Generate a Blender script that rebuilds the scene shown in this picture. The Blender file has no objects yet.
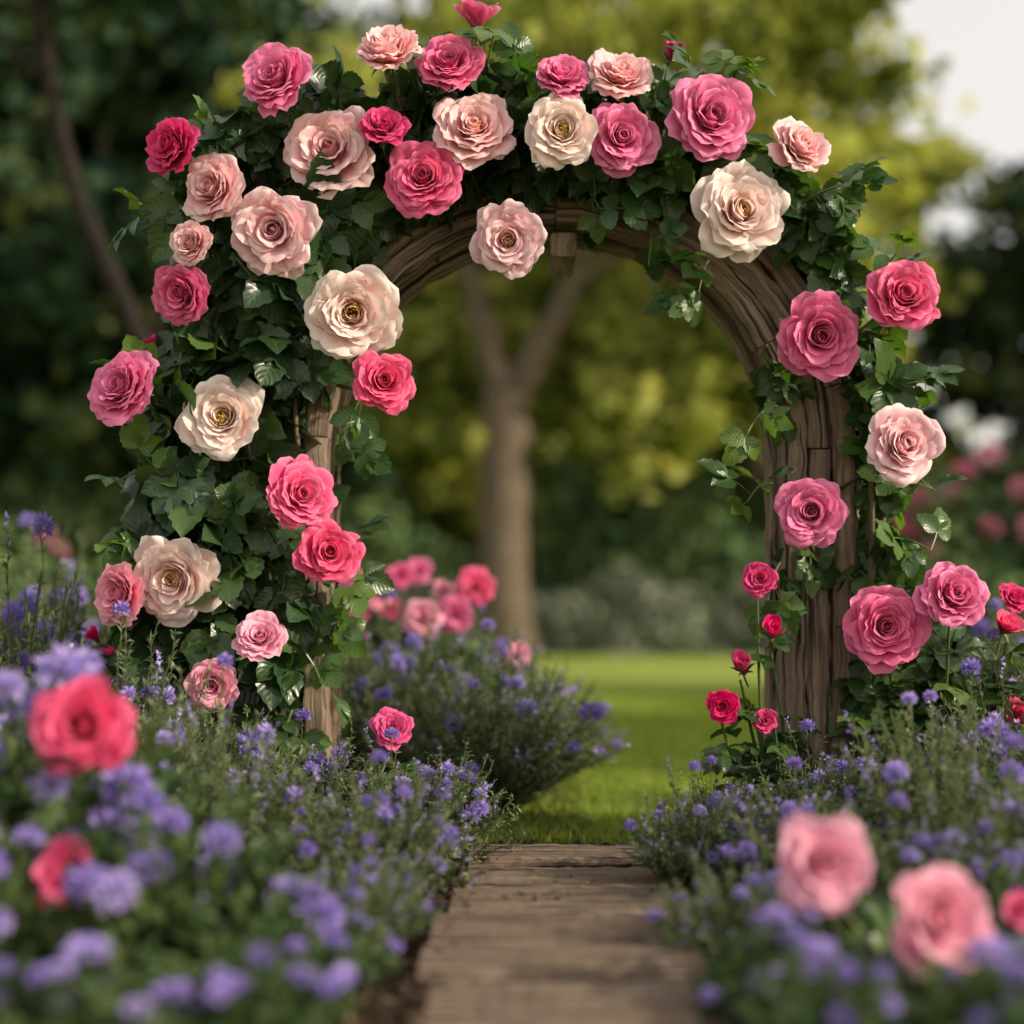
import bpy, math
import numpy as np
from mathutils import Vector, Quaternion
rng = np.random.default_rng(11)
R = math.radians
scene = bpy.context.scene

# ------------------------------------------------------------ mesh helpers
class MB:
    def __init__(s):
        s.V=[]; s.F=[]; s.UV=[]; s.A=[]; s.T=[]; s.n=0
    def add(s, V, F, uv=None, rnd=0.5, t=0.5, mat=0):
        V=np.asarray(V,float)
        if V.ndim==2: V=V[None]
        n,k,_=V.shape
        F=np.asarray(F,int)
        FF=(F[None]+(np.arange(n)*k)[:,None,None]+s.n).reshape(-1,F.shape[1])
        s.F.append((FF,mat))
        s.V.append(V.reshape(-1,3))
        if uv is None: uv=np.zeros((k,2))
        s.UV.append(np.tile(np.asarray(uv,float),(n,1)))
        rnd=np.broadcast_to(np.asarray(rnd,float).reshape(-1,1) if np.ndim(rnd) else np.full((1,1),rnd),(n,k))
        s.A.append(rnd.reshape(-1))
        t=np.asarray(t,float)
        s.T.append(np.broadcast_to(t,(n,k)).reshape(-1))
        s.n+=n*k
    def mesh(s,name,mats,smooth=True):
        me=bpy.data.meshes.new(name)
        V=np.concatenate(s.V); 
        nl=sum(f.size for f,_ in s.F); npoly=sum(len(f) for f,_ in s.F)
        me.vertices.add(len(V)); me.vertices.foreach_set('co',V.ravel().astype(np.float32))
        me.loops.add(nl); me.polygons.add(npoly)
        li=np.concatenate([f.ravel() for f,_ in s.F]).astype(np.int32)
        tot=np.concatenate([np.full(len(f),f.shape[1]) for f,_ in s.F]).astype(np.int32)
        mi=np.concatenate([np.full(len(f),m) for f,m in s.F]).astype(np.int32)
        st=np.concatenate([[0],np.cumsum(tot)[:-1]]).astype(np.int32)
        me.loops.foreach_set('vertex_index',li)
        me.polygons.foreach_set('loop_start',st)
        me.polygons.foreach_set('loop_total',tot)
        me.polygons.foreach_set('material_index',mi)
        me.polygons.foreach_set('use_smooth',np.full(npoly,smooth))
        uvl=me.uv_layers.new(name='UVMap')
        UV=np.concatenate(s.UV)[li]
        uvl.data.foreach_set('uv',UV.ravel().astype(np.float32))
        a=me.attributes.new('rnd','FLOAT','POINT'); a.data.foreach_set('value',np.concatenate(s.A).astype(np.float32))
        a=me.attributes.new('t','FLOAT','POINT'); a.data.foreach_set('value',np.concatenate(s.T).astype(np.float32))
        me.update(calc_edges=True)
        for m in mats: me.materials.append(m)
        return me

def obj(name,me,parent=None,loc=(0,0,0),rot=(0,0,0),scale=(1,1,1)):
    o=bpy.data.objects.new(name,me)
    scene.collection.objects.link(o)
    o.location=loc; o.rotation_euler=rot
    o.scale=scale if hasattr(scale,'__len__') else (scale,)*3
    if parent: o.parent=parent
    return o
def empty(name,loc=(0,0,0)):
    o=bpy.data.objects.new(name,None); scene.collection.objects.link(o); o.location=loc
    o.empty_display_size=0.1
    return o
def nrm(v): 
    v=np.asarray(v,float); return v/np.maximum(np.linalg.norm(v,axis=-1,keepdims=True),1e-9)
def frames(d,n):
    y=nrm(d); n=np.asarray(n,float)
    z=nrm(n-(n*y).sum(-1,keepdims=True)*y+1e-6); x=np.cross(y,z)
    return np.stack([x,y,z],axis=-1)
def inst(T,M,sc,pos):
    return np.einsum('nij,kj->nki',M,T)*np.reshape(sc,(-1,1,1))+np.asarray(pos)[:,None,:]
def rdir(n): return nrm(rng.normal(size=(n,3)))

def grid_faces(nr,nc):
    i=np.arange(nr-1)[:,None]*nc+np.arange(nc-1)[None]
    return np.stack([i,i+1,i+nc+1,i+nc],-1).reshape(-1,4)

def tube(mb,pts,rad,sides=6,mat=0,rnd=.5):
    pts=np.asarray(pts,float); n=len(pts)
    rad=np.broadcast_to(rad,(n,))
    tan=nrm(np.gradient(pts,axis=0))
    ref=np.array([0,0,1.]) if abs(tan[0,2])<.8 else np.array([0,1.,0])
    a=[]; x=nrm(np.cross(tan[0],ref))
    for i in range(n):
        x=nrm(x-np.dot(x,tan[i])*tan[i]); a.append(x)
    a=np.array(a); b=np.cross(tan,a)
    th=np.linspace(0,2*math.pi,sides+1)
    V=pts[:,None]+rad[:,None,None]*(np.cos(th)[None,:,None]*a[:,None]+np.sin(th)[None,:,None]*b[:,None])
    L=np.concatenate([[0],np.cumsum(np.linalg.norm(np.diff(pts,axis=0),axis=1))])
    uv=np.stack(np.broadcast_arrays(th[None]/(2*math.pi)*rad.mean()*6,L[:,None]),-1).reshape(-1,2)
    mb.add(V.reshape(-1,3),grid_faces(n,sides+1),uv,rnd=rnd,mat=mat)

def curve(p0,p1,bulge,n=10):
    p0=np.array(p0,float);p1=np.array(p1,float);c=(p0+p1)/2+np.array(bulge,float)
    s=np.linspace(0,1,n)[:,None]
    return (1-s)**2*p0+2*s*(1-s)*c+s*s*p1

# ------------------------------------------------------------ material helpers
def newmat(name):
    m=bpy.data.materials.new(name); m.use_nodes=True
    nt=m.node_tree; nt.nodes.clear()
    return m,nt
def ramp(nt,stops,fac):
    r=nt.nodes.new('ShaderNodeValToRGB'); e=r.color_ramp.elements
    e[0].position=stops[0][0]; e[0].color=(*stops[0][1],1)
    e[1].position=stops[-1][0]; e[1].color=(*stops[-1][1],1)
    for p,c in stops[1:-1]:
        x=e.new(p); x.color=(*c,1)
    nt.links.new(fac,r.inputs[0]); return r.outputs[0]
def mixc(nt,f,a,b,mode='MIX'):
    m=nt.nodes.new('ShaderNodeMix'); m.data_type='RGBA'; m.blend_type=mode
    for s,v in ((m.inputs[0],f),(m.inputs[6],a),(m.inputs[7],b)):
        if isinstance(v,bpy.types.NodeSocket): nt.links.new(v,s)
        elif isinstance(v,(int,float)): s.default_value=v
        else: s.default_value=(*v,1)
    return m.outputs[2]
def math_(nt,op,a,b=0.0,c=None):
    m=nt.nodes.new('ShaderNodeMath'); m.operation=op
    for i,v in enumerate((a,b)+((c,) if c is not None else ())):
        if isinstance(v,bpy.types.NodeSocket): nt.links.new(v,m.inputs[i])
        else: m.inputs[i].default_value=v
    return m.outputs[0]
def attr(nt,name):
    a=nt.nodes.new('ShaderNodeAttribute'); a.attribute_name=name; return a.outputs['Fac']
def noise(nt,vec,scale,detail=4,rough=.55,dist=0):
    n=nt.nodes.new('ShaderNodeTexNoise'); n.inputs['Scale'].default_value=scale
    n.inputs['Detail'].default_value=detail; n.inputs['Roughness'].default_value=rough
    n.inputs['Distortion'].default_value=dist
    if vec: nt.links.new(vec,n.inputs['Vector'])
    return n.outputs[0]
def mapping(nt,vec,scale):
    m=nt.nodes.new('ShaderNodeMapping'); m.inputs['Scale'].default_value=scale
    nt.links.new(vec,m.inputs['Vector']); return m.outputs[0]
def tc(nt,which): 
    return nt.nodes.new('ShaderNodeTexCoord').outputs[which]
def bump(nt,h,strength,dist=0.01):
    b=nt.nodes.new('ShaderNodeBump'); b.inputs['Strength'].default_value=strength; b.inputs['Distance'].default_value=dist
    nt.links.new(h,b.inputs['Height']); return b.outputs[0]
def finish(nt,col,rough,normal=None,transl=0,tcol=None,spec=.5,sheen=0,simple=False):
    if simple:
        p=nt.nodes.new('ShaderNodeBsdfDiffuse'); nt.links.new(col,p.inputs['Color'])
    else:
        p=nt.nodes.new('ShaderNodeBsdfPrincipled')
        nt.links.new(col,p.inputs['Base Color'])
        p.inputs['Roughness'].default_value=rough
        p.inputs['Specular IOR Level'].default_value=spec
        if sheen: p.inputs['Sheen Weight'].default_value=sheen
    if normal: nt.links.new(normal,p.inputs['Normal'])
    out=nt.nodes.new('ShaderNodeOutputMaterial'); sh=p.outputs[0]
    if transl:
        tr=nt.nodes.new('ShaderNodeBsdfTranslucent'); nt.links.new(tcol or col,tr.inputs[0])
        mx=nt.nodes.new('ShaderNodeMixShader'); mx.inputs[0].default_value=transl
        nt.links.new(sh,mx.inputs[1]); nt.links.new(tr.outputs[0],mx.inputs[2]); sh=mx.outputs[0]
    nt.links.new(sh,out.inputs[0])

def leaf_mat(name,stops,rough=.45,transl=.25,veins=False,tmul=(1.5,1.6,.6),spec=.4,simple=False):
    m,nt=newmat(name)
    c=ramp(nt,stops,attr(nt,'rnd'))
    nrmv=None
    if veins:
        uv=nt.nodes.new('ShaderNodeUVMap').outputs[0]
        sx=nt.nodes.new('ShaderNodeSeparateXYZ'); nt.links.new(uv,sx.inputs[0])
        au=math_(nt,'ABSOLUTE',sx.outputs[0])
        rib=math_(nt,'LESS_THAN',au,.045)
        w=math_(nt,'SINE',math_(nt,'MULTIPLY',math_(nt,'SUBTRACT',sx.outputs[1],math_(nt,'MULTIPLY',au,.3)),42))
        side=math_(nt,'MULTIPLY',math_(nt,'GREATER_THAN',w,.9),.25)
        v=math_(nt,'MAXIMUM',rib,side)
        c=mixc(nt,math_(nt,'MULTIPLY',v,.3),c,(.12,.2,.06))
        h=math_(nt,'SUBTRACT',math_(nt,'MULTIPLY',w,-.5),rib)
        nrmv=bump(nt,h,.22,.003)
        g=nt.nodes.new('ShaderNodeNewGeometry')
        nz=noise(nt,g.outputs['Position'],9,2)
        c=mixc(nt,math_(nt,'MULTIPLY',nz,.2),c,(.10,.13,.03))
    tcn=mixc(nt,1.0,c,tmul,'MULTIPLY')
    finish(nt,c,rough,nrmv,transl,tcn,spec,simple=simple)
    return m

def petal_mat(name,inner,base,edge,edge_amt=.6,transl=.34):
    m,nt=newmat(name)
    uv=nt.nodes.new('ShaderNodeUVMap').outputs[0]
    sx=nt.nodes.new('ShaderNodeSeparateXYZ'); nt.links.new(uv,sx.inputs[0])
    t=attr(nt,'t'); rn=attr(nt,'rnd')
    c=ramp(nt,[(0.0,inner),(.35,base),(1,base)],t)  # deeper own hue at the heart, also darkened to paint depth
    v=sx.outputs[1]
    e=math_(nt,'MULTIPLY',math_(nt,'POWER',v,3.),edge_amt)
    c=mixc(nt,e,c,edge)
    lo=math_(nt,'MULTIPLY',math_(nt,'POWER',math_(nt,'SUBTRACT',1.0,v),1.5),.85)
    c=mixc(nt,lo,c,inner)  # petal bases take the same depth-shaded heart tone
    st=noise(nt,mapping(nt,uv,(14,1.6,1)),2.0,3)
    c=mixc(nt,math_(nt,'MULTIPLY',st,.25),c,edge)
    oi=nt.nodes.new('ShaderNodeObjectInfo')
    hs=nt.nodes.new('ShaderNodeHueSaturation')
    nt.links.new(math_(nt,'ADD',.486,math_(nt,'MULTIPLY',oi.outputs['Random'],.02)),hs.inputs[0])
    nt.links.new(math_(nt,'ADD',.96,math_(nt,'MULTIPLY',oi.outputs['Random'],.16)),hs.inputs[1])
    nt.links.new(math_(nt,'ADD',.95,math_(nt,'MULTIPLY',rn,.1)),hs.inputs[2])
    nt.links.new(c,hs.inputs[4]); c=hs.outputs[0]
    nb=bump(nt,noise(nt,mapping(nt,uv,(18,3,1)),2.0,3),.3,.006)
    finish(nt,c,.4,nb,transl,c,.32,.12)
    return m

# ------------------------------------------------------------ materials
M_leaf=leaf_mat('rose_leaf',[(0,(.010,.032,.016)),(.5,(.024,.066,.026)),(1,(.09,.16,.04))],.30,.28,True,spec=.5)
M_leafB=leaf_mat('rose_leaf_light',[(0,(.014,.042,.016)),(.5,(.040,.098,.028)),(1,(.13,.22,.042))],.32,.36,True,tmul=(1.6,1.7,.5),spec=.5)  # lighter, yellower leaf copy; the right climber's sun is in the colour
M_stem=leaf_mat('rose_stem',[(0,(.05,.09,.025)),(1,(.12,.13,.05))],.5,0)
M_cane=leaf_mat('rose_cane',[(0,(.05,.05,.02)),(1,(.12,.09,.05))],.6,0)
M_grey=leaf_mat('catmint_leaf',[(0,(.06,.09,.045)),(.5,(.14,.185,.10)),(1,(.30,.34,.20))],.6,.28,spec=.2,tmul=(1.25,1.3,.7),simple=True)
M_bushl=leaf_mat('shrub_leaf',[(0,(.025,.058,.022)),(.5,(.06,.11,.04)),(1,(.15,.21,.075))],.5,.28,spec=.3)
M_purple=leaf_mat('violet_floret',[(0,(.28,.20,.58)),(.5,(.42,.33,.74)),(1,(.62,.52,.88))],.7,.35,tmul=(1,1,1),simple=True)
M_stamen=leaf_mat('stamen_yellow',[(0,(.7,.42,.05)),(1,(.85,.62,.12))],.6,.1,tmul=(1,1,1))
P={}
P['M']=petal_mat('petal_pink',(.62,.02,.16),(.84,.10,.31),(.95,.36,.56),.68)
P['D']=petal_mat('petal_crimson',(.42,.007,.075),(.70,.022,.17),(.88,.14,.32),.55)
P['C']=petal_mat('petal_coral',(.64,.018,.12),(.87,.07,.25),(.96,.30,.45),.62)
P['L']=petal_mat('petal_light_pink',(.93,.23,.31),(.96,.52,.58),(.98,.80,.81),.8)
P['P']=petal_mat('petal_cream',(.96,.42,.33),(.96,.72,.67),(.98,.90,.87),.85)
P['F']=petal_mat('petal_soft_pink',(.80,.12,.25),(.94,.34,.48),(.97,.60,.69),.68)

def wood_mat(name,grey=0.):
    m,nt=newmat(name)
    uv=nt.nodes.new('ShaderNodeUVMap').outputs[0]; rn=attr(nt,'rnd')
    cx=nt.nodes.new('ShaderNodeCombineXYZ'); nt.links.new(math_(nt,'MULTIPLY',rn,37.),cx.inputs[2])
    va=nt.nodes.new('ShaderNodeVectorMath'); va.operation='ADD'; nt.links.new(uv,va.inputs[0]); nt.links.new(cx.outputs[0],va.inputs[1])
    vec=va.outputs[0]
    fine=noise(nt,mapping(nt,vec,(100,3.2,1)),1.0,6,.7,.3)
    med=noise(nt,mapping(nt,vec,(24,1.3,1)),1.0,4,.6,.6)
    big=noise(nt,mapping(nt,vec,(6,2.6,1)),1.0,3,.6)
    crk=noise(nt,mapping(nt,vec,(42,1.1,1)),1.0,3,.5,.4)
    k=1.3 if not grey else .95
    c=ramp(nt,[(.38,(.035*k,.022*k,.014*k)),(.46,(.13*k,.084*k,.053*k)),(.55,(.27*k,.195*k,.135*k)),(.66,(.46*k,.37*k,.28*k))],math_(nt,'ADD',math_(nt,'MULTIPLY',fine,.6),math_(nt,'MULTIPLY',med,.4)))
    c=mixc(nt,math_(nt,'MULTIPLY',big,.5),c,(.23,.205,.18) if not grey else (.19,.17,.145))
    c=mixc(nt,math_(nt,'MULTIPLY',rn,.22),c,(.24,.135,.07) if not grey else (.12,.09,.07))
    cr=ramp(nt,[(.37,(1,1,1)),(.43,(0,0,0))],crk)
    c=mixc(nt,math_(nt,'MULTIPLY',cr,.9),c,(.016,.011,.008))
    h=math_(nt,'SUBTRACT',math_(nt,'ADD',fine,med),math_(nt,'MULTIPLY',cr,1.6))
    finish(nt,c,.82,bump(nt,h,.95,.012),spec=.22)
    return m
M_wood=wood_mat('weathered_wood'); M_board=wood_mat('path_board_wood',1.)

def bark_mat(name,a,b):
    m,nt=newmat(name); v=mapping(nt,tc(nt,'Object'),(6,6,1.2))
    n=noise(nt,v,3,4,.65,.5)
    c=ramp(nt,[(.3,a),(.7,b)],n)
    finish(nt,c,.9,bump(nt,n,.8,.05),spec=.2); return m
M_bark=bark_mat('bark',(.055,.042,.032),(.20,.15,.11)); M_barkD=bark_mat('dark_bark',(.008,.007,.006),(.03,.023,.018))
def soil_mat():
    m,nt=newmat('soil'); v=tc(nt,'Object')
    n=noise(nt,v,14,6,.7); n2=noise(nt,v,1.5,3)
    c=ramp(nt,[(.3,(.02,.013,.009)),(.55,(.06,.038,.023)),(.8,(.14,.09,.058))],n)
    c=mixc(nt,math_(nt,'MULTIPLY',n2,.4),c,(.04,.045,.018))
    finish(nt,c,.95,bump(nt,n,1,.04),spec=.1); return m
M_soil=soil_mat()
def lawn_mat():
    m,nt=newmat('lawn_grass'); v=tc(nt,'Object')
    n=noise(nt,v,30,4,.7); n2=noise(nt,v,.35,3,.6)
    c=ramp(nt,[(.3,(.10,.16,.03)),(.55,(.21,.29,.055)),(.8,(.33,.39,.085))],n)
    c=mixc(nt,ramp(nt,[(.35,(0,0,0)),(.65,(.6,.6,.6))],n2),c,(.34,.37,.085))
    finish(nt,c,.9,bump(nt,n,.6,.03),spec=.1); return m
M_lawn=lawn_mat()
M_blade=leaf_mat('grass_blade',[(0,(.10,.16,.03)),(.5,(.21,.28,.055)),(1,(.34,.38,.09))],.6,.35,simple=True)
M_treeY=leaf_mat('tree_leaf_sun_tint',[(0,(.10,.13,.03)),(.5,(.31,.34,.085)),(1,(.62,.60,.22))],.5,.42,tmul=(1.3,1.3,.7),simple=True)  # sunlight and golden haze put into the lighter leaf colours
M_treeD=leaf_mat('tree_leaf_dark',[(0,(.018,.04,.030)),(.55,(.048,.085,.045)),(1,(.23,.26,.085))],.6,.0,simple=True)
M_hedge=leaf_mat('hedge_leaf',[(0,(.045,.085,.04)),(.5,(.10,.16,.065)),(1,(.22,.28,.11))],.6,.0,simple=True)
M_lav=leaf_mat('lavender_leaf',[(0,(.10,.125,.09)),(.5,(.19,.22,.155)),(1,(.30,.31,.25))],.7,.0,simple=True)
M_pinkfl=leaf_mat('pink_blossom',[(0,(.65,.16,.3)),(1,(.88,.46,.56))],.7,.3,tmul=(1,1,1),simple=True)

# ------------------------------------------------------------ templates
def leaflet(rows=11,bend=.25,fold=.22,wid=.46,ph=0.):
    v=np.linspace(0,1,rows); u=np.array([-1,-.5,0,.5,1.])
    w=wid*np.sin(math.pi*np.clip(v,0,1)**.85)**.75*(1-.25*v); w[0]=.01; w[-1]=.004
    ser=np.where(np.arange(rows)%2==0,1.,.87); ser[0]=ser[-1]=1
    V=[];UV=[]
    for j,vv in enumerate(v):
        for uu in u:
            x=uu*w[j]*(ser[j] if abs(uu)==1 else 1)
            z=fold*abs(x)-bend*vv**2+.03*math.sin(vv*9+ph)*abs(uu)
            yy=vv+ (.03 if abs(uu)==1 and j%2==0 and 0<j<rows-1 else 0)
            V.append((x,yy,z)); UV.append((uu,vv))
    return np.array(V),grid_faces(rows,5),np.array(UV)
def compound(ph,pairs=2):
    V,F,UV,n=[],[],[],0
    lv,lf,luv=leaflet(ph=ph,bend=.2+.1*math.sin(ph),fold=.2+.08*math.cos(ph*2))
    def put(pos,ang,s,tilt):
        nonlocal n
        c,si=math.cos(ang),math.sin(ang)
        W=lv*s; z=W[:,2]+tilt*W[:,0]
        x=W[:,0]*c+W[:,1]*si; y=-W[:,0]*si+W[:,1]*c
        z=z-.15*s*W[:,1]
        V.append(np.stack([x+pos[0],y+pos[1],z+pos[2]],-1)); F.append(lf+n); UV.append(luv); n+=len(lv)
    put((0,.48,-.05),.05*math.sin(ph*3),.56,0)
    for sgn in (-1,1):
        put((0,.42,-.04),sgn*(1.05+.2*math.sin(ph+sgn)),.48,.15*sgn*math.cos(ph))
        if pairs>1: put((0,.12,-.01),sgn*(1.3+.2*math.cos(ph+sgn)),.38,.2*sgn*math.sin(ph))
    r=np.array([[-.01,0,0],[.01,0,0],[-.01,.3,-.01],[.01,.3,-.01],[-.007,.5,-.05],[.007,.5,-.05]])
    V.append(r);F.append(np.array([[0,1,3,2],[2,3,5,4]])+n);UV.append(np.zeros((6,2)))
    return np.concatenate(V),np.concatenate(F),np.concatenate(UV)
COMP=[compound(0.,1),compound(1.3,2),compound(2.9,1),compound(4.4,2)]
SL=np.array([[0,0,0],[-.5,.45,.12],[0,.5,0],[.5,.45,.12],[0,1,-.08]])
SLF=np.array([[0,2,1],[0,3,2],[1,2,4],[2,3,4]])
QL=np.array([[0,0,0],[-.5,.5,.1],[0,1,0],[.5,.5,.1]]); QLF=np.array([[0,3,2,1]])

def scatter_comp(mb,pos,d,n,size,mat=0,rnd=None):
    k=len(pos); ch=rng.integers(0,4,k)
    if rnd is None: rnd=rng.random(k)
    for c in range(4):
        m=ch==c
        if not m.any(): continue
        V,F,UV=COMP[c]
        mb.add(inst(V,frames(d[m],n[m]),np.asarray(size)[m],pos[m]),F,UV,rnd=rnd[m],mat=mat)

# ------------------------------------------------------------ rose blooms
def rose_mesh(name,petal,seed,npet=40,t0=0.,openk=1.,stam=False,stem=.9):
    r=np.random.default_rng(seed); mb=MB()
    nu,nv=13,13
    U,Vv=np.meshgrid(np.sin(np.linspace(-1,1,nu)*math.pi/2),1-(1-np.linspace(0,1,nv))**1.35)
    F=grid_faces(nv,nu)
    reach=r.uniform(.9,1.08)
    for i in range(npet):
        t=t0+(1-t0)*((i+.5)/npet)**.9
        ang=i*2.39996+r.normal()*.28
        L=(.43+.56*t**.85)*r.uniform(.88,1.08)
        base=R(28+50*t)*openk; mid=R(-28+100*t**.95)*openk+r.normal()*.11; curl=R(32+48*t)*openk*r.uniform(.4,1.5)
        if t<.12: mid=R(-34+100*t); curl*=.3
        W=(.20+.27*t**.8)*r.uniform(.85,1.15)
        vs=np.linspace(0,1,61)
        sm=np.clip(vs/.62,0,1); sm=sm*sm*(3-2*sm)
        th=base+(mid-base)*sm+curl*np.clip((vs-.74)/.26,0,1)**1.5
        rho=.02+.05*t+np.concatenate([[0],np.cumsum(np.sin(th[:-1]))])*L/60
        hh=np.concatenate([[0],np.cumsum(np.cos(th[:-1]))])*L/60
        bl=.30+.1*t
        sv=Vv*(1-bl*(1-np.sqrt(1-.99*U**2)))
        nc=r.normal()*.2
        sv=sv*(1-r.uniform(0,.10)*np.exp(-((U-nc)/.2)**2)*Vv**3)
        rc=np.interp(sv,vs,rho); hc=np.interp(sv,vs,hh)
        prof=.34+.66*np.sin(np.minimum(1,Vv*1.1)*math.pi/2)
        x=U*W*prof
        p1,p2,p3,p4=r.uniform(0,6.28,4)
        edge=np.maximum(Vv**3,np.abs(U)**3*Vv)
        roll=np.clip((np.abs(U)-.6)/.4,0,1)**2*Vv
        rc=rc+(.012+.022*t)*np.sin(U*2.6+p1)*Vv**2+.022*t*edge*np.sin(U*8+p3)+.03*t*roll
        hc=hc+(.012+.045*t)*np.sin(U*3.0+p2)*Vv**2+(.010+.024*t)*edge*np.sin(U*9+Vv*4+p3)+.018*t*edge*np.sin(U*15+p4)-(.02+.07*t)*roll*r.uniform(.2,1.2)
        al=x/np.maximum(rc,.13)
        k=.2*t
        X=rc*np.cos(al)*(1-k)+rc*k; Y=rc*np.sin(al)*(1-k)+x*k
        ca,sa=math.cos(ang),math.sin(ang)
        P3=np.stack([X*ca-Y*sa,X*sa+Y*ca,hc],-1).reshape(-1,3)
        P3[:,2]+=r.normal()*.03
        P3[:,:2]*=reach if t>.5 else 1
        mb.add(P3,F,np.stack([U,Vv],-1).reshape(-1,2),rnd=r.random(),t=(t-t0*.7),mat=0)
    z=np.array([-.16,-.1,0,.06]); rr=np.array([.04,.1,.13,.1])
    tube(mb,np.stack([z*0,z*0,z],-1),rr,8,mat=1)
    lv,lf,luv=leaflet(7,.5,.2,.2)
    for j in range(5):
        a=j*1.2566+r.random()*.3
        d=np.array([[math.cos(a),math.sin(a),-.15+.5*(openk<.5)*4]]); n=np.array([[0,0,1.]]) if openk>.5 else np.array([[-math.cos(a),-math.sin(a),.2]])
        mb.add(inst(lv,frames(d,n),[.5],np.array([[.07*math.cos(a),.07*math.sin(a),-.03]])),lf,luv,rnd=.5,mat=1)
    if stem:
        tube(mb,curve((0,0,-.1),(.1,0,-stem),(.12*r.normal(),.12*r.normal(),0),8),.04,6,mat=1)
    if stam:
        n=70
        a=r.uniform(0,6.28,n); rad=np.sqrt(r.random(n))*.17
        tip=np.stack([rad*np.cos(a)*1.2,rad*np.sin(a)*1.2,.46-rad*.4+r.normal(size=n)*.02],-1)
        o=np.array([[1,0,0],[0,1,0],[-1,0,0],[0,-1,0],[0,0,1],[0,0,-1.]])*.02
        of=np.array([[0,1,4],[1,2,4],[2,3,4],[3,0,4],[1,0,5],[2,1,5],[3,2,5],[0,3,5]])
        mb.add(tip[:,None]+o[None],of,rnd=r.random(n),mat=2)
        for q in tip[::2]:
            tube(mb,[(q[0]*.3,q[1]*.3,.1),tuple(q)],.006,3,mat=2)
    return mb.mesh(name,[P[petal],M_stem,M_stamen])
ROSE={}
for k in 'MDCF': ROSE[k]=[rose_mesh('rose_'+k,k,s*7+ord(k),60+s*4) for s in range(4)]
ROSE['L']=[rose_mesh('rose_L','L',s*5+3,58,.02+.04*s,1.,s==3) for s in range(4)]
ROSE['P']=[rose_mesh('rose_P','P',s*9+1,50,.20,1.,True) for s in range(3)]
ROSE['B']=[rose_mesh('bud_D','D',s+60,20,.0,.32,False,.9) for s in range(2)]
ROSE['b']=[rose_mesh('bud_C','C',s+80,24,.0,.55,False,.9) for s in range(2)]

def bloom(parent,pos,face,rad,kind,cnt={}):
    cnt[kind]=cnt.get(kind,-1)+1
    me=ROSE[kind][cnt[kind]%len(ROSE[kind])]
    z=Vector(face).normalized()
    q=z.to_track_quat('Z','Y')
    o=bpy.data.objects.new('bloom',me); scene.collection.objects.link(o)
    spin=rng.uniform(0,6.28)
    o.rotation_mode='QUATERNION'; o.rotation_quaternion=q@Quaternion((0,0,1),spin)
    s=rad*1.10/(1.02 if kind not in 'Bb' else .55)
    o.scale=(s,s,s*rng.uniform(.9,1.05))
    o.location=Vector(pos)-z*s*.3
    o.parent=parent
    return o

# ------------------------------------------------------------ garden arch
AX,AZ=0.165,1.537
RI,RO=.877,1.165
def sweep(mb,pts,nrm_,hw,hd,rnd,jit=.0028):
    pts=np.asarray(pts,float); nv=np.asarray(nrm_,float); n=len(pts)
    c=.012
    sec=np.array([[-hw+c,-hd],[hw-c,-hd],[hw,-hd+c],[hw,hd-c],[hw-c,hd],[-hw+c,hd],[-hw,hd-c],[-hw,-hd+c],[-hw+c,-hd]])
    per=np.concatenate([[0],np.cumsum(np.linalg.norm(np.diff(sec,axis=0),axis=1))])
    j=rng.normal(size=(n,9,2))*jit; j[:,8]=j[:,0]
    j=(j+np.roll(j,1,0))/1.4; j[:,8]=j[:,0]
    S=sec[None]+j
    V=pts[:,None]+S[...,0:1]*nv[:,None]+S[...,1:2]*np.array([0,1.,0])
    L=np.concatenate([[0],np.cumsum(np.linalg.norm(np.diff(pts,axis=0),axis=1))])
    uv=np.stack(np.broadcast_arrays(per[None]+rnd*3,L[:,None]+rnd*5),-1).reshape(-1,2)
    mb.add(V.reshape(-1,3),grid_faces(n,9),uv,rnd=rnd)
    for k in (0,n-1):
        mb.add(V[k,:8],np.array([[0,1,2,3,4,5,6,7]]),np.stack([S[k,:8,0]*.2,S[k,:8,1]],-1),rnd=rnd)
arch=empty('garden_arch',(AX,0,0))
def frame(y0,y1,ri,ro,strips):
    mb=MB(); edges=np.linspace(ri,ro,strips+1)
    H=AZ+.05
    for s in range(strips):
        a,b=edges[s]+.003,edges[s+1]-.003
        rm=(a+b)/2; hw=(b-a)/2
        off=rng.uniform(-.014,.012)+(-.012 if s==strips-1 else 0); yc=(y0+y1)/2+off; hd=(y1-y0)/2
        T=2*H+math.pi*rm
        cuts=[0]+sorted([rng.uniform(H*.75,H+.5),rng.uniform(T*.44,T*.54),rng.uniform(T-H-.45,T-H*.8)])+[T]
        ph=rng.uniform(0,6)
        for c0,c1 in zip(cuts[:-1],cuts[1:]):
            q=np.linspace(c0+.0025,c1-.0025,int((c1-c0)/.035)+3)
            th=np.clip((q-H)/rm,0,math.pi)
            nx,nz=-np.cos(th),np.sin(th)
            dz=np.where(q<H,q-H,np.where(q>T-H,(T-H)-q,0.))
            pts=np.stack([rm*nx+.004*np.sin(q*4+ph),yc+0*q,AZ+rm*nz+dz],-1)
            sweep(mb,pts,np.stack([nx,0*nx,nz],-1),hw,hd+rng.uniform(-.006,.004),rng.random())
    return mb
obj('front_frame',frame(0,.16,RI,RO,3).mesh('front_frame',[M_wood],False),arch)
obj('rear_frame',frame(.22,.36,RI-.01,RO-.06,2).mesh('rear_frame',[M_wood],False),arch)
mb=MB()
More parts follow.
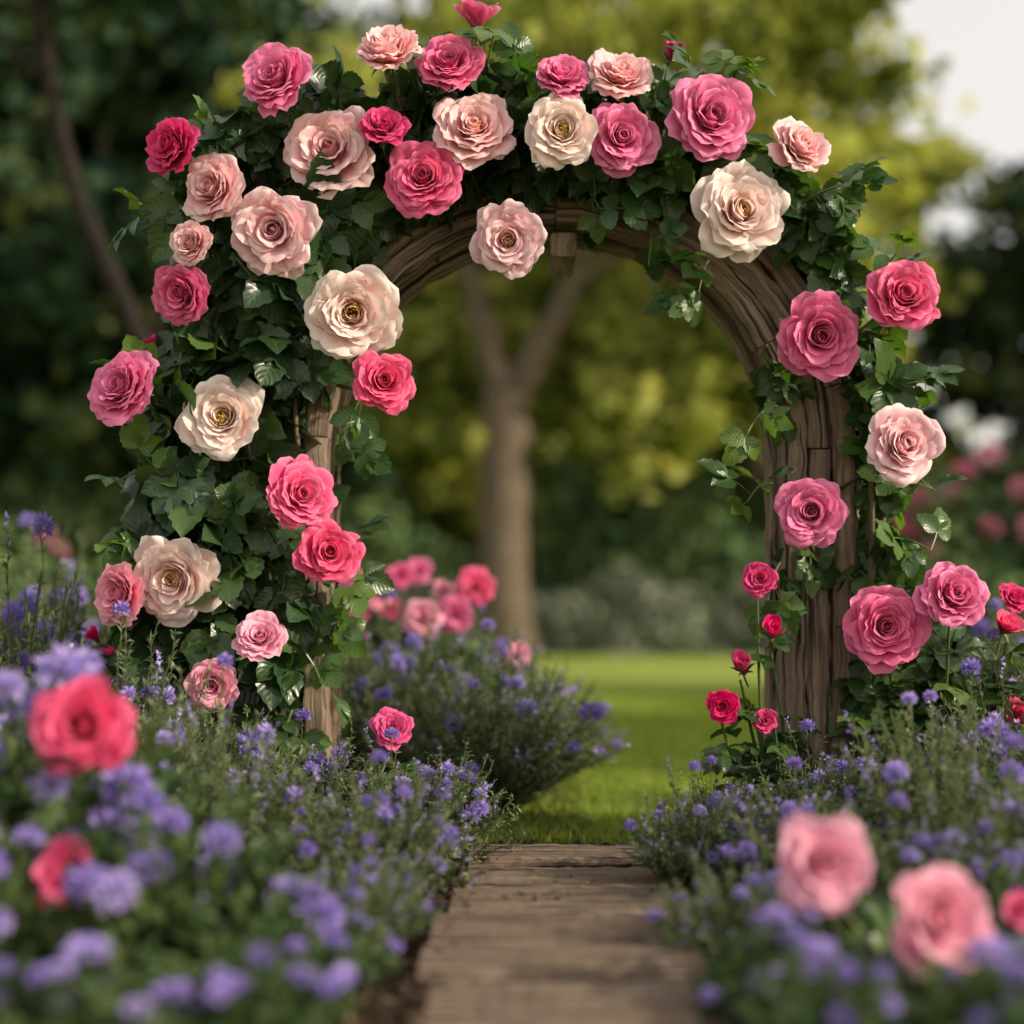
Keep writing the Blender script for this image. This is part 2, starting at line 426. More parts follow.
for thd in (8,32,58,88,122,148,172):
    a=R(thd); rm=RI+.14
    ys=np.linspace(.165,.215,3)
    tube(mb,np.stack([rm*math.cos(a)+0*ys,ys,AZ+rm*math.sin(a)+0*ys],-1),.04,8,rnd=rng.random())
zz=2.335
ys=np.linspace(.03,.4,14)
sec=np.array([[-.05,-.035],[-.04,-.045],[.04,-.045],[.05,-.035],[.05,.035],[.04,.045],[-.04,.045],[-.05,.035],[-.05,-.035]])
V=np.array([[(s0+.035,y,zz+s1) for s0,s1 in sec] for y in ys])
uv=np.array([[(i*.02,y) for i in range(9)] for y in ys]).reshape(-1,2)
mb.add(V.reshape(-1,3),grid_faces(14,9),uv,rnd=.3); mb.add(V[0,:8],[[0,1,2,3,4,5,6,7]],np.array([[.0,.0],[.01,.02],[.05,.03],[.07,.02],[.07,.05],[.05,.07],[.01,.07],[0,.05]]),rnd=.9)
obj('cross_beam',mb.mesh('cross_beam',[M_wood],False),arch)

# ------------------------------------------------------------ climbing roses
FY=-.31
climbL=empty('climbing_rose',(0,0,0)); climbR=empty('climbing_rose.001',(0,0,0))
def nearest_arch(p):
    dx,dz=p[0]-AX,p[2]-AZ; rm=(RI+RO)/2
    if dz>0:
        a=math.atan2(dz,dx); return np.array([AX+rm*math.cos(a),0.,AZ+rm*math.sin(a)])
    return np.array([AX+math.copysign(rm,dx),0.,max(.1,p[2]-.15)])
def fac(u,v,y=-.25): return np.array([(u-512)/272.4,y,.96+(600-v)/272.4])
roses=[ # u,v,r,kind,fx,fz
(477,17,17,'b',.1,.9),(387,47,38,'L',-.1,.6),(275,77,37,'M',-.45,.45),(449,62,34,'M',0,.6),(562,74,31,'M',.1,.55),(620,73,36,'L',.2,.45),(671,54,13,'B',.5,.9),
(171,146,32,'D',-.8,.2),(328,148,45,'L',-.05,.15),(383,125,27,'D',.1,.4),(423,177,37,'M',0,0),(474,126,44,'L',0,.15),(562,130,39,'P',.1,.05),(622,137,35,'M',.1,.05),
(712,117,45,'M',.1,.3),(801,145,37,'L',.5,.2),(742,210,46,'P',.05,0),(211,187,39,'L',-.5,.3),(273,230,42,'L',-.1,.05),(508,240,39,'L',.1,-.15),(181,293,35,'M',-.35,.1),
(190,243,27,'L',-.4,.1),(352,313,51,'P',.1,0),(384,380,33,'C',.3,0),(121,386,38,'M',-.5,.25),(222,417,45,'P',0,0),(301,495,36,'C',.35,.15),(329,552,35,'C',.3,0),
(173,579,44,'P',-.1,0),(118,594,34,'F',-.7,.1),(260,636,26,'F',.1,.6),(213,685,27,'F',.1,-.2),(95,637,9,'B',-.5,.9),(113,654,9,'B',-.3,.7),(154,345,9,'B',-.4,.9),(208,122,8,'B',-.3,1.),
(904,295,41,'C',.25,.2),(821,336,41,'M',0,.05),(905,444,43,'L',.1,0),(811,512,36,'M',-.05,.05),
]
mbs=MB(); RP=[]
for i,e in enumerate(roses):
    u,v,r,k,fx,fz=e[:6]
    y=FY+rng.uniform(-.04,.04)
    if r<20: y=-.1
    d=5.47+y
    p=np.array([(u-512)/1422.*d,y,.96+(600-v)/1422.*d])
    RP.append((p[0],p[2],r/272.))
    par=climbL if u<640 else climbR
    bloom(par,p,(fx+rng.normal()*.12,-1 if r>=20 else -.35,fz+rng.normal()*.12),r/272.,k)
    q=nearest_arch(p)
    back=p+nrm(np.array([-fx,1,-fz]))*.2*(r/40.)
    tube(mbs,curve(q,back,(0,.02,-.08),8),np.linspace(.009,.006,8),5,rnd=rng.random())
RP=np.array(RP)
def clear_of_blooms(c):
    d=np.sqrt((c[:,None,0]-RP[None,:,0])**2+(c[:,None,2]-RP[None,:,1])**2)
    return ~((d<RP[None,:,2]*1.0).any(1)&(c[:,1]<-.12))
blobsL=[(270,160,62),(215,215,50),(330,205,60),(250,280,62),(325,275,46),(205,330,42),(275,355,55),(195,400,46),(250,430,55),(185,480,48),(245,495,52),(175,550,48),(235,565,54),(280,610,42),(165,620,40),(225,645,48),(270,665,38),(250,725,38),(204,690,34),(280,540,32),(235,385,40),(160,585,35),
 (370,160,50),(385,205,32),(430,140,50),(435,178,36),(500,130,46),(520,168,32),(570,135,44),(600,168,30),(405,100,30),(480,90,28),(300,110,35),(340,115,35),(555,165,32)]
blobsR=[(640,135,42),(660,172,30),(700,145,42),(735,165,36),(780,185,34),(815,225,28),(838,205,20),(600,95,28),(650,100,28),(540,90,22),
 (835,262,22),(850,300,20),(870,345,24),(875,395,26),(895,450,24),(885,495,24),(880,545,24),(900,600,26),(880,650,30),(885,700,32),(890,750,34),(930,700,34),(940,650,26),
 (775,382,16),(805,560,11),(868,450,13),(868,580,13)]
def foliage(blobs,parent,mat,light):
    mb=MB()
    for (u,v,r) in blobs:
        c=np.array([(u-512)/262.,.08,.96+(600-v)/262.])
        rr=r/262.; ry=min(.36,.16+rr*.9)
        n=int(r*r/62)+4
        d=rdir(n); d[:,1]-=.35; d=nrm(d)
        k=rng.uniform(.55,1.02,n)**.6
        pos=c+d*k[:,None]*np.array([rr,ry,rr])
        nor=nrm(d+np.array([0,-.35,.35])+rng.normal(size=(n,3))*.38)
        ld=nrm(d*.5+rng.normal(size=(n,3))*.7+np.array([0,-.05,-.55]))
        size=rng.uniform(.19,.33,n)*(1. if r>25 else .75)
        pos=pos-ld*size[:,None]*.4
        rnd=np.clip(rng.beta(1.6,2.6,n)+light*(d[:,0]*.25+.1),0,1)  # leaves on the sun side painted lighter
        m=clear_of_blooms(pos+ld*size[:,None]*.5)
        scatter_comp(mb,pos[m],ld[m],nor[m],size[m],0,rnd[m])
        n2=int(r*r/14)
        d=rdir(n2); pos=c+d*(rng.random(n2)**.5*.8)[:,None]*np.array([rr,ry,rr])
        mb.add(inst(SL,frames(nrm(rng.normal(size=(n2,3))+np.array([0,0,-.6])),nrm(d+rng.normal(size=(n2,3))*.4)),rng.uniform(.06,.12,n2),pos),SLF,SL[:,:2]*[2,1],rnd=rng.random(n2)*.4,mat=0)  # small dark filler leaves; shade of the core put into their tone
    obj('foliage',mb.mesh('foliage',[mat]),parent)
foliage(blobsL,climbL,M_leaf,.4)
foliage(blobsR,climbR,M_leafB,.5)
for sx in (-1,1):
    for k in range(5 if sx<0 else 3):
        z=np.linspace(0,AZ,30); ph=k*1.3; rm=(RI+RO)/2
        x=AX+sx*(rm+.04*(k-2)+.1*np.sin(z*3+ph)*(1-.2*z)+(.22 if sx>0 else .1)); y=.0-.06*np.cos(z*4+ph)-.04
        if sx>0: x=np.maximum(x,AX+RO+.03)
        tube(mbs,np.stack([x,y,z],-1),np.linspace(.016,.010,30),6,rnd=rng.random())
        th=np.linspace(0,1.4,24); rr=x[-1]-AX if sx>0 else AX-x[-1]; rr=rr+(RO+.04-rr)*th/1.4
        tube(mbs,np.stack([AX+sx*rr*np.cos(th),y[-1]+.08*np.sin(th*2)+0*th,AZ+rr*np.sin(th)],-1),np.linspace(.010,.006,24),6,rnd=rng.random())
obj('canes',mbs.mesh('canes',[M_cane]),climbL)
mbx=MB()
shoots=[((180,200),(138,212)),((160,470),(118,478)),((165,530),(120,540)),((150,400),(140,380)),((480,90),(495,25)),((500,90),(540,50)),((330,110),(305,90)),((240,140),(205,135)),((700,90),(690,50)),
((800,200),(858,180)),((830,230),(860,215)),((880,300),(900,250)),((880,400),(930,380)),((900,470),(940,490)),((890,540),(935,550)),((860,330),(830,285)),((785,400),(750,430)),((780,480),(750,500)),((660,200),(650,262)),((715,250),(700,292)),((330,590),(350,540)),((300,600),(330,640)),((290,640),(322,690)),((380,350),(340,440)),((270,700),(245,770)),((290,700),(270,780)),((590,190),(600,205)),((790,560),(770,600)),((735,80),(745,60)),((450,100),(430,30))]
for (a,b) in shoots:
    p0=fac(a[0],a[1],-.08); p1=fac(b[0],b[1],-.2)
    pts=curve(p0,p1,(0,0,.05),7); tube(mbx,pts,np.linspace(.006,.003,7),4,mat=1,rnd=rng.random())
    n=4; s=rng.uniform(.3,1,n); pp=np.array([pts[int(x*6)] for x in s]); pp[0]=p1
    dd=nrm((p1-p0)[None]*1.5+rng.normal(size=(n,3))*.6+np.array([0,0,-.15]))
    nn=nrm(np.array([0,-.8,.5])+rng.normal(size=(n,3))*.4)
    scatter_comp(mbx,pp,dd,nn,rng.uniform(.14,.24,n),0,rng.uniform(.2,.9,n))
obj('leafy_shoots',mbx.mesh('leafy_shoots',[M_leafB,M_stem]),climbR)

# ------------------------------------------------------------ rose bushes
def rose_bush(name,base,r,h,flowers,leafmat,nleaf=160,leafs=(.13,.22)):
    e=empty(name,(base[0],base[1],0)); b=np.array([base[0],base[1],0.])
    mb=MB(); tips=[]
    for f in flowers:
        p=np.array(f[:3])-b
        bloom(e,p,(f[5],-1,f[6]),f[3],f[4]); tips.append(p+np.array([0,.06,-.05]))
    for k in range(int(8+r*10)):
        a=rng.uniform(0,6.28); q=rng.random()**.5
        tips.append(np.array([r*q*math.cos(a),r*q*math.sin(a),h*rng.uniform(.6,.98)]))
    per=max(4,nleaf//len(tips))
    for tp in tips:
        p0=np.array([rng.normal()*.06,rng.normal()*.06,-.02])
        pts=curve(p0,tp,(tp[0]*.2,tp[1]*.2,.12*h),10); tube(mb,pts,np.linspace(.009,.005,10),5,mat=1,rnd=rng.random())
        s=rng.uniform(.25,.92,per); pp=np.array([pts[int(x*9)] for x in s])+rng.normal(size=(per,3))*.015
        a=rng.uniform(0,6.28,per)
        dd=nrm(np.stack([np.cos(a),np.sin(a),rng.uniform(-.4,.4,per)],-1)); nn=nrm(np.array([0,-.4,1.])+rng.normal(size=(per,3))*.35)
        scatter_comp(mb,pp,dd,nn,rng.uniform(leafs[0],leafs[1],per),0,rng.random(per))
    obj('canes_and_leaves',mb.mesh('canes_and_leaves',[leafmat,M_stem]),e)
    return e
def F(u,v,r,k,fx,fz,y):
    d=5.47+y; return ((u-512)/1422*d,y,.96+(600-v)/1422*d,r/1422*d,k,fx,fz)
rose_bush('pink_rose_bush',(1.65,.0),.42,.85,[F(955,594,39,'M',.1,.35,-.35),F(886,627,39,'M',-.05,.1,-.3),F(1006,626,13,'b',.3,.9,-.2),F(1016,597,16,'D',.3,.6,-.1),F(1018,712,16,'C',.2,.4,-.2)],M_leafB,330)
rose_bush('small_rose_bush',(1.0,-.1),.17,.6,[F(760,579,19,'D',-.1,.3,-.3),F(723,706,18,'D',-.2,.2,-.3),F(743,667,13,'B',-.3,1.,-.25),F(765,721,14,'D',.1,.2,-.3),F(773,632,13,'B',.1,.9,-.28)],M_leafB,120,(.1,.17))
rose_bush('small_rose_bush.001',(-.62,-.35),.16,.4,[F(392,727,20,'D',.2,.55,-.3)],M_leafB,60,(.1,.17))
rose_bush('pink_rose_bush.001',(-.6,2.5),.6,.85,[F(475,588,20,'C',.1,.3,2.3),F(455,614,18,'M',0,.2,2.2),F(422,618,22,'F',0,.2,2.1),F(345,640,20,'C',0,.2,2.2),F(400,575,15,'M',-.2,.5,2.4),F(443,590,12,'F',0,.3,2.4),F(375,594,16,'F',0,.3,2.3),F(350,578,14,'M',0,.4,2.4),F(518,655,13,'F',.1,.3,2.),F(358,608,13,'M',0,.3,2.3),F(418,570,14,'M',0,.3,2.5),F(390,610,14,'C',0,.3,2.6)],M_leafB,260)
rose_bush('red_rose_bush',(-1.12,-1.75),.22,.5,[F(80,725,54,'C',-.05,.25,-2.05),F(70,876,25,'b',0,.3,-2.15)],M_leaf,110)
rose_bush('pink_rose_bush.002',(.95,-2.1),.25,.25,[F(825,862,54,'F',-.05,.25,-2.25),F(940,920,57,'F',.1,.3,-2.35),F(1018,912,20,'b',.1,.3,-2.2)],M_leaf,110)

# ------------------------------------------------------------ flowering shrubs
nd=130
fi=np.arange(nd); zz=1-1.6*(fi+.5)/nd; aa=fi*2.39996
sp=np.stack([np.sqrt(np.maximum(0,1-zz*zz))*np.cos(aa),np.sqrt(np.maximum(0,1-zz*zz))*np.sin(aa),zz*.75],-1)
PVV=inst(QL*[.36,1,1],frames(nrm(sp+rng.normal(size=sp.shape)*.22),rdir(nd)),rng.uniform(.4,.85,nd),sp*.40).reshape(-1,3)
PVF=(QLF[None]+(np.arange(nd)*4)[:,None,None]).reshape(-1,4)
def shrub_mesh(name,h,r,nst,leafmat,ll,lw,heads,hr,spikes,leaves=34,tallp=.2):
    mb=MB(); T=SL*np.array([lw,1,1.])
    for k in range(nst):
        a=rng.uniform(0,6.28); q=rng.random()**.55
        tall=rng.uniform(.62,1.05) if rng.random()>tallp else rng.uniform(1.05,1.35)
        tip=np.array([r*q*math.cos(a),r*q*math.sin(a),h*math.sqrt(max(.05,1-.8*q*q))*tall])
        p0=np.array([tip[0]*.15,tip[1]*.15,0])+rng.normal(size=3)*.02*[1,1,0]
        pts=curve(p0,tip,(tip[0]*.12,tip[1]*.12,.1*h),9)
        pts[1:]+=rng.normal(size=(8,3))*.006
        tube(mb,pts,np.linspace(.0035,.0018,9),3,mat=1,rnd=rng.random())
        n=leaves; s=rng.uniform(.15,1,n)**.7
        x=s*8; i=np.minimum(7,x.astype(int)); f=(x-i)[:,None]
        pp=pts[i]*(1-f)+pts[i+1]*f
        tan=nrm(pts[i+1]-pts[i])
        dd=nrm(tan*.8+rdir(n)*.9); 
        sz=ll*(1.15-.6*s)*rng.uniform(.7,1.2,n)
        br=rng.random()*.5
        mb.add(inst(T,frames(dd,np.array([0,0,1.])+rng.normal(size=(n,3))*.5),sz,pp),SLF,rnd=np.clip(br+.25*s+rng.random(n)*.3,0,1),mat=0)
        u=rng.random()
        if u<heads:
            rr=hr*rng.uniform(.6,1.15)
            ax=nrm(tan[-1]+np.array([0,0,.8])); M=frames(nrm(np.cross(ax,[1,.1,0]))[None],ax[None])
            mb.add(inst(PVV,M,[rr],tip[None]+[0,0,.01]),PVF,rnd=rng.uniform(.1,.9),mat=2)
        elif u<heads+spikes:
            n=14; s=rng.random(n); pp=tip+(s[:,None]-.6)*tan[-1]*.09
            mb.add(inst(QL*[.7,1,1],frames(nrm(rdir(n)+[0,0,.5]),rdir(n)),rng.uniform(.008,.017,n),pp),QLF,rnd=rng.random(n),mat=2)
    return mb.mesh(name,[leafmat,M_stem,M_purple])
CAT=[shrub_mesh('catmint',.5,.42,200,M_grey,.05,.27,.075,.036,.18) for s in range(3)]
AGE=[shrub_mesh('ageratum',.5,.42,110,M_bushl,.10,.42,.14,.064,.05,26,.3) for s in range(2)]
def plant(name,me,X,d,h,r):
    obj(name,me,None,(X,d-5.47,0),(rng.normal()*.04,rng.normal()*.04,rng.uniform(0,6.28)),(r/.42,r/.42,max(.4,h/.5)))
for X,d,h,r in [(-1.2,3.75,.60,.45),(-.80,3.4,.40,.36),(-1.25,3.2,.34,.36),(-1.75,4.2,.7,.48),(1.35,3.5,.26,.34),(-.5,3.35,.22,.24),(.98,2.85,.10,.26),(.60,3.15,.13,.22),(-.85,2.85,.16,.30),(-.52,2.95,.12,.2),(.62,2.85,.08,.2)]:
    plant('ageratum_plant',AGE[rng.integers(0,2)],X,d,h,r)
for X,d,h,r in [(-.95,4.4,.58,.42),(-.45,4.3,.40,.34),(-.32,4.95,.40,.38),(-1.4,4.95,.70,.5),(-2.0,5.7,1.0,.55),(-1.45,5.9,.75,.45),(-.75,5.1,.44,.36),(-.42,3.8,.26,.26),(-1.15,5.35,.55,.36),
   (-.08,6.4,.64,.58),(-.62,6.9,.80,.55),(.10,7.4,.52,.5),(-1.2,6.8,.75,.5),(-1.3,8.0,.9,.6),(-.3,8.4,.75,.6),(-2.5,7.5,1.05,.8),
   (.62,4.65,.34,.28),(.92,4.35,.36,.34),(1.3,4.4,.52,.46),(1.65,4.8,.58,.45),(.78,5.2,.30,.28),(1.15,5.0,.42,.38),(1.95,5.3,.66,.5),(.62,3.75,.25,.28),(1.08,3.85,.35,.34),(1.5,4.0,.44,.4),(2.3,6.2,.75,.5),(1.75,6.4,.62,.5),(2.7,7.2,.9,.6)]:
    plant('catmint_plant',CAT[rng.integers(0,3)],X,d,h,r)

# ------------------------------------------------------------ ground
mb=MB(); S=400
mb.add([[-S,-S,0],[S,-S,0],[S,S,0],[-S,S,0]],[[0,1,2,3]]); obj('lawn',mb.mesh('lawn',[M_lawn]))
def sheet(name,poly,z,mat):
    mb=MB(); poly=np.array(poly,float); out=[]
    for a,b in zip(poly,np.roll(poly,-1,0)):
        n=max(2,int(np.linalg.norm(b-a)/.12)); s=np.linspace(0,1,n,endpoint=False)[:,None]
        out.append(a+(b-a)*s)
    P2=np.concatenate(out)+rng.normal(size=(sum(map(len,out)),2))*.02
    V=np.concatenate([P2,np.full((len(P2),1),z)],1)
    mb.add(V,[list(range(len(V)))]); obj(name,mb.mesh(name,[mat],False))
sheet('garden_bed',[(-5,-6),(5,-6),(5,3.5),(1.45,3.2),(1.2,.15),(.3,.1),(.35,2.3),(-.1,3.6),(-5,4)],.004,M_soil)
path=empty('wooden_path',(0,0,0)); y=-5.4
while y<-.45:
    w=rng.uniform(.30,.42); xc=.12+.045*(y+2.27)+rng.normal()*.012; hl=.34+rng.uniform(-.03,.03)
    mb=MB(); n=24; xs=np.linspace(xc-hl,xc+hl,n); hw=w/2-.016; hd=.025
    sec=np.array([[-hw,-hd],[-hw,hd-.014],[-hw+.02,hd],[-hw*.33,hd+.003],[hw*.33,hd+.002],[hw-.02,hd],[hw,hd-.014],[hw,-hd]])
    per=np.concatenate([[0],np.cumsum(np.linalg.norm(np.diff(sec,axis=0),axis=1))])
    j=rng.normal(size=(n,8,2))*[.003,.0015]
    sag=.010*np.sin(xs*6+rng.uniform(0,6))[:,None]
    Sx=sec[None]+j
    tilt=rng.normal()*.006
    V=np.stack([np.broadcast_to(xs[:,None],(n,8)),Sx[...,0]+y+w/2+sag,Sx[...,1]*(1+0*sag)+.030+tilt],-1)
    rn=rng.random(); uv=np.stack(np.broadcast_arrays(per[None]+rn*3,xs[:,None]+rn*7),-1).reshape(-1,2)
    mb.add(V.reshape(-1,3),grid_faces(n,8),uv,rnd=rn)
    for k in (0,n-1): mb.add(V[k],[list(range(8))],np.zeros((8,2)),rnd=rn)
    obj('board',mb.mesh('board',[M_board],False),path)
    y+=w
mb=MB(); n=5200
pos=np.stack([rng.uniform(-1.6,1.9,n),rng.uniform(-2.9,.4,n),np.full(n,.008)],-1)
xc=.12+.045*(pos[:,1]+2.27)
onp=(np.abs(pos[:,0]-xc)<.37)&(pos[:,1]<-.4); keep=~onp|(rng.random(n)<.07)|(np.abs(np.abs(pos[:,0]-xc)-.33)<.05); pos[onp,2]=.058; pos=pos[keep]; n=len(pos)
d=rdir(n); d[:,2]*=.25
mb.add(inst(np.array([[-.3,0,0],[.3,0,.1],[.25,1,0],[-.2,.9,.15],[-.25,.1,.3],[.25,.2,.35],[.2,.85,.3],[-.15,.8,.35]]),frames(d,np.array([0,0,1.])+rng.normal(size=(n,3))*.2),rng.uniform(.008,.03,n),pos),[[4,5,6,7],[0,1,5,4],[1,2,6,5],[2,3,7,6],[3,0,4,7]],rnd=rng.random(n))
M_chip=leaf_mat('bark_chip',[(0,(.03,.02,.013)),(.5,(.08,.053,.034)),(1,(.17,.12,.08))],.9,0)
obj('bark_mulch',mb.mesh('bark_mulch',[M_chip],False))
mb=MB(); n=60000
pos=np.stack([rng.uniform(-.2,4,n),.1+rng.random(n)**1.3*9,np.zeros(n)],-1)
bl=np.array([[-.09,0,0],[.09,0,0],[.0,1,.0]])
d=np.stack([rng.normal(size=n)*.4,rng.normal(size=n)*.4,np.ones(n)],-1)
mb.add(inst(bl,frames(d,rdir(n)),rng.uniform(.03,.06,n),pos),[[0,1,2]],rnd=np.clip(rng.normal(.55,.25,n),0,1))
obj('grass',mb.mesh('grass',[M_blade],False))

# ------------------------------------------------------------ trees and background
def crown(mb,blobs,clumps,per,leaf,mat,crad=.28,flat=.8):
    for (cx,cy,cz,rx,ry,rz) in blobs:
        d=rdir(clumps); k=rng.random(clumps)**.4
        c=np.array([cx,cy,cz])+d*k[:,None]*[rx,ry,rz]
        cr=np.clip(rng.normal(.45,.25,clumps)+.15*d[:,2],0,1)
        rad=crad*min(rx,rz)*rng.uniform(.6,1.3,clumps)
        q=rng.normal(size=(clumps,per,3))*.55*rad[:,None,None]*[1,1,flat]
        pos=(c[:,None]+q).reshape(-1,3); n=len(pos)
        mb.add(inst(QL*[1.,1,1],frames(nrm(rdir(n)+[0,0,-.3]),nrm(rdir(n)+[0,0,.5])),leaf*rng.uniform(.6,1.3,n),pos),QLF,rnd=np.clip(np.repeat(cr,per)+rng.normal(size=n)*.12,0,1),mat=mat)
def limb(mb,p,r0,r1,n=12,wob=.1,mat=1):
    p=np.array(p,float); s=np.linspace(0,1,len(p)); q=np.linspace(0,1,n)
    pts=np.stack([np.interp(q,s,p[:,k]) for k in range(3)],-1)
    for _ in range(2): pts[1:-1]=(pts[:-2]+2*pts[1:-1]+pts[2:])/4
    pts[1:-1]+=rng.normal(size=(n-2,3))*wob*r0
    tube(mb,pts,np.linspace(r0,r1,n),10,mat=mat)
mb=MB()
limb(mb,[(0,0,-.2),(-.05,0,2),(0,0,4.3)],.42,.33)
limb(mb,[(-.02,0,4.0),(-.3,0,5.0),(-.65,.1,6.2),(-1.3,.2,8.5)],.25,.08)
limb(mb,[(.05,0,3.9),(.55,0,4.9),(1.1,-.1,5.9),(1.5,.1,7.2),(2.2,.1,9.)],.27,.08)
limb(mb,[(1.1,-.1,5.9),(2.5,-.4,6.6),(3.8,-.5,6.8)],.12,.04)
limb(mb,[(-.65,.1,6.1),(-2,-.3,6.9),(-3.2,-.4,7.4)],.12,.04)
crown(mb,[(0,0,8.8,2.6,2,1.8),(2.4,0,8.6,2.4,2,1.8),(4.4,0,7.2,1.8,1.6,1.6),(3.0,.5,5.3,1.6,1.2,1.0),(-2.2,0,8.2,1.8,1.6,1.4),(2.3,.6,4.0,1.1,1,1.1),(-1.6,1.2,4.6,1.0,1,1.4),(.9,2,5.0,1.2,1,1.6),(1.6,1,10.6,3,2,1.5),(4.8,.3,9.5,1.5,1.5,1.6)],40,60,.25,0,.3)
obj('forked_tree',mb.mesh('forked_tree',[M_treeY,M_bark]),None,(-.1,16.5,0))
mb=MB()
limb(mb,[(0,0,-.1),(-.1,0,1.6),(-.55,0,3.0),(-1.25,0,4.4),(-1.6,0,6.2),(-1.7,0,8)],.11,.06,18)
limb(mb,[(-1.5,0,5.4),(-2.4,.2,6.3),(-3.3,.2,6.8)],.05,.03)
crown(mb,[(-1.6,.4,6.9,1.6,1.5,.8),(-.2,.3,6.8,1.2,1.2,.8),(-3.2,.3,6.5,1.2,1.2,1.)],24,50,.14,0,.35)
obj('leaning_tree',mb.mesh('leaning_tree',[M_treeD,M_barkD]),None,(-2.5,6.6,0))
def big_tree(name,mat):
    mb=MB(); limb(mb,[(0,0,-.2),(.1,0,3),(0,.1,7)],.45,.2)
    for k in range(5):
        a=k*1.3; limb(mb,[(0,0,3+k*.7),(1.3*math.cos(a),1.3*math.sin(a),5+k*.7),(2.8*math.cos(a),2.8*math.sin(a),6.3+k*.8)],.16,.04)
    bl=[(0,0,9.5,3,3,2.6)]
    for k in range(9):
        a=k*2.4; q=2.6+.6*math.sin(k); bl.append((q*math.cos(a),q*math.sin(a),3.6+k*.85,2.,2.,1.6))
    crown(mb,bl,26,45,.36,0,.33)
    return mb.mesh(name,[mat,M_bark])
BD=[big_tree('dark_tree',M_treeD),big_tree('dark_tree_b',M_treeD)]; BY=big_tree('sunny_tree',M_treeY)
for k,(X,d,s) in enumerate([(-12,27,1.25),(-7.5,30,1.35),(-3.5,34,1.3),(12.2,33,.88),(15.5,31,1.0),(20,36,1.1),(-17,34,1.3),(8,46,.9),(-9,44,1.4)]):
    obj('shade_tree',BD[k%2],None,(X,d-5.47,0),(0,0,rng.uniform(0,6.28)),(s,s,s))
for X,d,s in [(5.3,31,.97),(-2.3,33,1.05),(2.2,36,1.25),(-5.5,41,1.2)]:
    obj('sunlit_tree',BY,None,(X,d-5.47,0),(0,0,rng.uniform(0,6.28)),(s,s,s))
obj('shade_tree',BD[0],None,(9.5,1.6,0),(0,0,1.),(.5,.22,.5))  # out-of-view tree added to shade the lawn, squashed for a narrow band
obj('shade_tree',BD[1],None,(11.5,6.5,0),(0,0,2.),(.5,.22,.6))  # second unseen tree, flattened to cast another lawn shadow band
def bank(name,mat,X,d,rx,ry,rz,n,leaf,extra=None):
    mb=MB(); dd=rdir(n); dd[:,2]=np.abs(dd[:,2])
    lump=1+.12*np.sin(dd[:,0]*7+X)*np.cos(dd[:,2]*6+d)
    pos=dd*(rng.uniform(.75,1.03,n)*lump)[:,None]*[rx,ry,rz]
    cl=.5+.25*np.sin(pos[:,0]*2.5/rx*3+3)*np.cos(pos[:,2]*5/rz)+.12*rng.normal(size=n)
    mb.add(inst(QL,frames(nrm(rdir(n)+dd*.5),nrm(dd+rdir(n)*.6)),leaf*rng.uniform(.6,1.3,n),pos),QLF,rnd=np.clip(cl,0,1))
    mats=[mat]
    if extra:
        m=extra[1]; dd=rdir(m); dd[:,2]=np.abs(dd[:,2])*.6+.3; dd[:,1]=-np.abs(dd[:,1])*.8; dd=nrm(dd)
        mb.add(inst(PVV,frames(rdir(m),dd),rng.uniform(.8,1.2,m)*extra[2],dd*[rx,ry,rz]*1.08),PVF,rnd=rng.random(m),mat=1); mats.append(extra[0])
    obj(name,mb.mesh(name,mats),None,(X,d-5.47,0))
for X,d,rx,rz,n in [(2.5,30,3.2,4.2,8000),(7,31,3.2,3.9,7000),(-3.5,29,3,3.0,6000),(-9,28,4,3.4,7000),(11.5,30,3.4,4,7000),(-15,30,4,3.5,6000),(17,32,4,4,6000)]:
    bank('round_shrub',M_hedge,X,d,rx,2.2,rz,n,.24)
for X,rx in [(2.2,1.9),(5.2,1.8),(-.9,1.8),(8.4,2.0),(-4,2)]:
    bank('lavender_row',M_lav,X,25.5,rx,1.1,1.35,4500,.17)
bank('flowering_shrub',M_hedge,5.2,14.5,1.6,1.1,2.35,5000,.13,(M_pinkfl,30,.14))
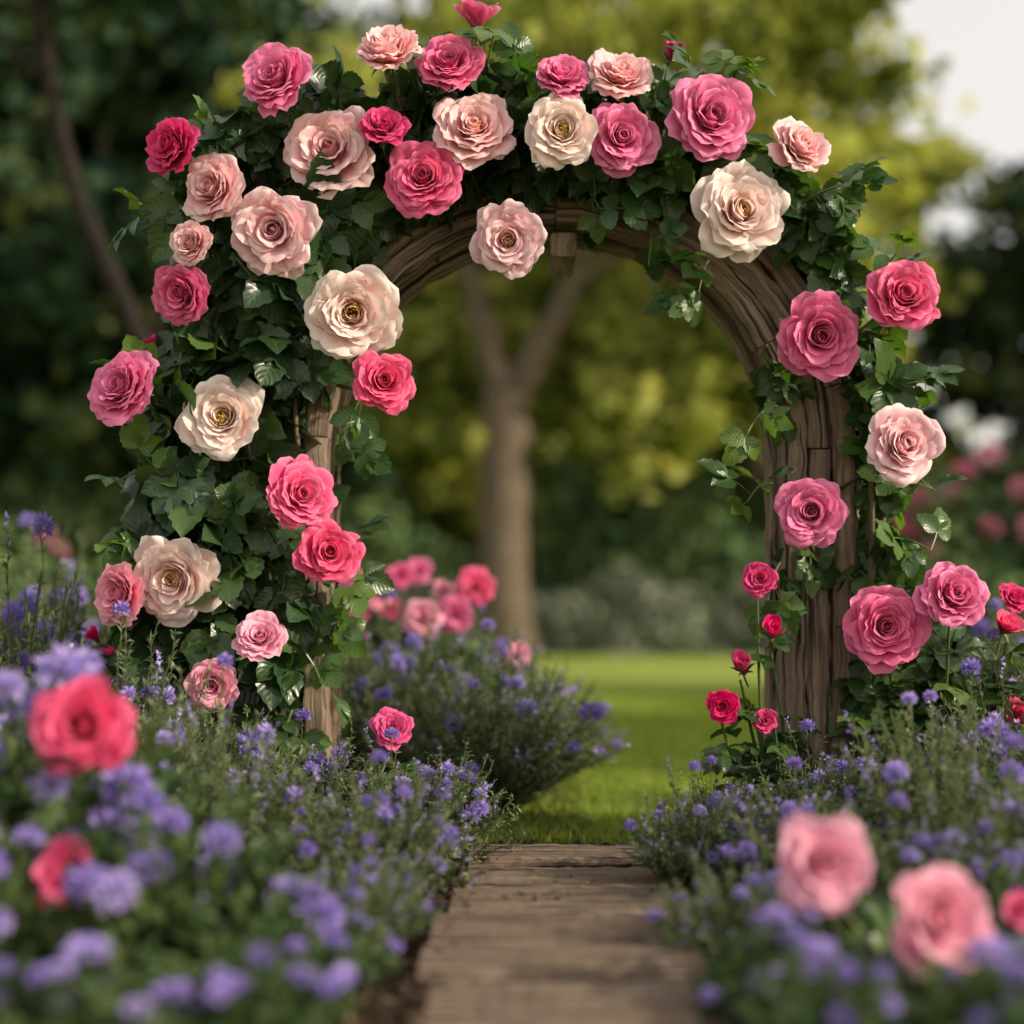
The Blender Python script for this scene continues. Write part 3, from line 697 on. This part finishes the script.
bank('flowering_shrub',M_hedge,3.9,12.2,.8,.8,1.3,3500,.1)
bank('flowering_shrub',M_hedge,-5.2,13.5,1.8,1.2,1.6,5000,.13,(M_pinkfl,8,.1))
bank('flowering_shrub',M_hedge,-3.0,11.5,1.2,1.,1.25,4500,.1)
mb=MB()
bl=[(x,60+5*math.sin(x),3.6+1.2*math.sin(x*.7),6,3,4.2+1.1*math.sin(x*.4)) for x in range(-60,61,6)]
crown(mb,bl,50,36,.85,0,.3)
obj('distant_woods',mb.mesh('distant_woods',[M_treeD]),None)

# ------------------------------------------------------------ light, sky, camera
S=Vector((.81,-.27,.46)).normalized()
el=math.asin(S.z); az=math.atan2(S.x,S.y)
w=bpy.data.worlds.new('World'); scene.world=w; w.use_nodes=True
nt=w.node_tree; nt.nodes.clear()
sky=nt.nodes.new('ShaderNodeTexSky'); sky.sky_type='NISHITA'; sky.sun_disc=False; sky.sun_elevation=el; sky.sun_rotation=az
sky.dust_density=4.; sky.air_density=1.
hz=mixc(nt,.5,sky.outputs[0],(10.4,9.4,8.1))
bg=nt.nodes.new('ShaderNodeBackground'); bg.inputs[1].default_value=.15
out=nt.nodes.new('ShaderNodeOutputWorld'); nt.links.new(hz,bg.inputs[0]); nt.links.new(bg.outputs[0],out.inputs[0])
l=bpy.data.lights.new('sun','SUN'); l.energy=5.0; l.angle=R(1.); l.color=(1,.87,.68)
lo=bpy.data.objects.new('sun',l); scene.collection.objects.link(lo); lo.rotation_euler=(-S).to_track_quat('-Z','Y').to_euler(); lo.location=(10,-5,8)
cd=bpy.data.cameras.new('camera'); cam=bpy.data.objects.new('camera',cd); scene.collection.objects.link(cam)
cam.location=(0,-5.47,.96); cam.rotation_euler=(R(90),0,0)
cd.lens=50; cd.sensor_width=36; cd.shift_y=88/1024; cd.clip_end=1500; cd.clip_start=.05
cd.dof.use_dof=True; cd.dof.focus_distance=5.1; cd.dof.aperture_fstop=.52
scene.camera=cam
scene.view_settings.view_transform='Standard'; scene.view_settings.look='None'; scene.view_settings.exposure=0
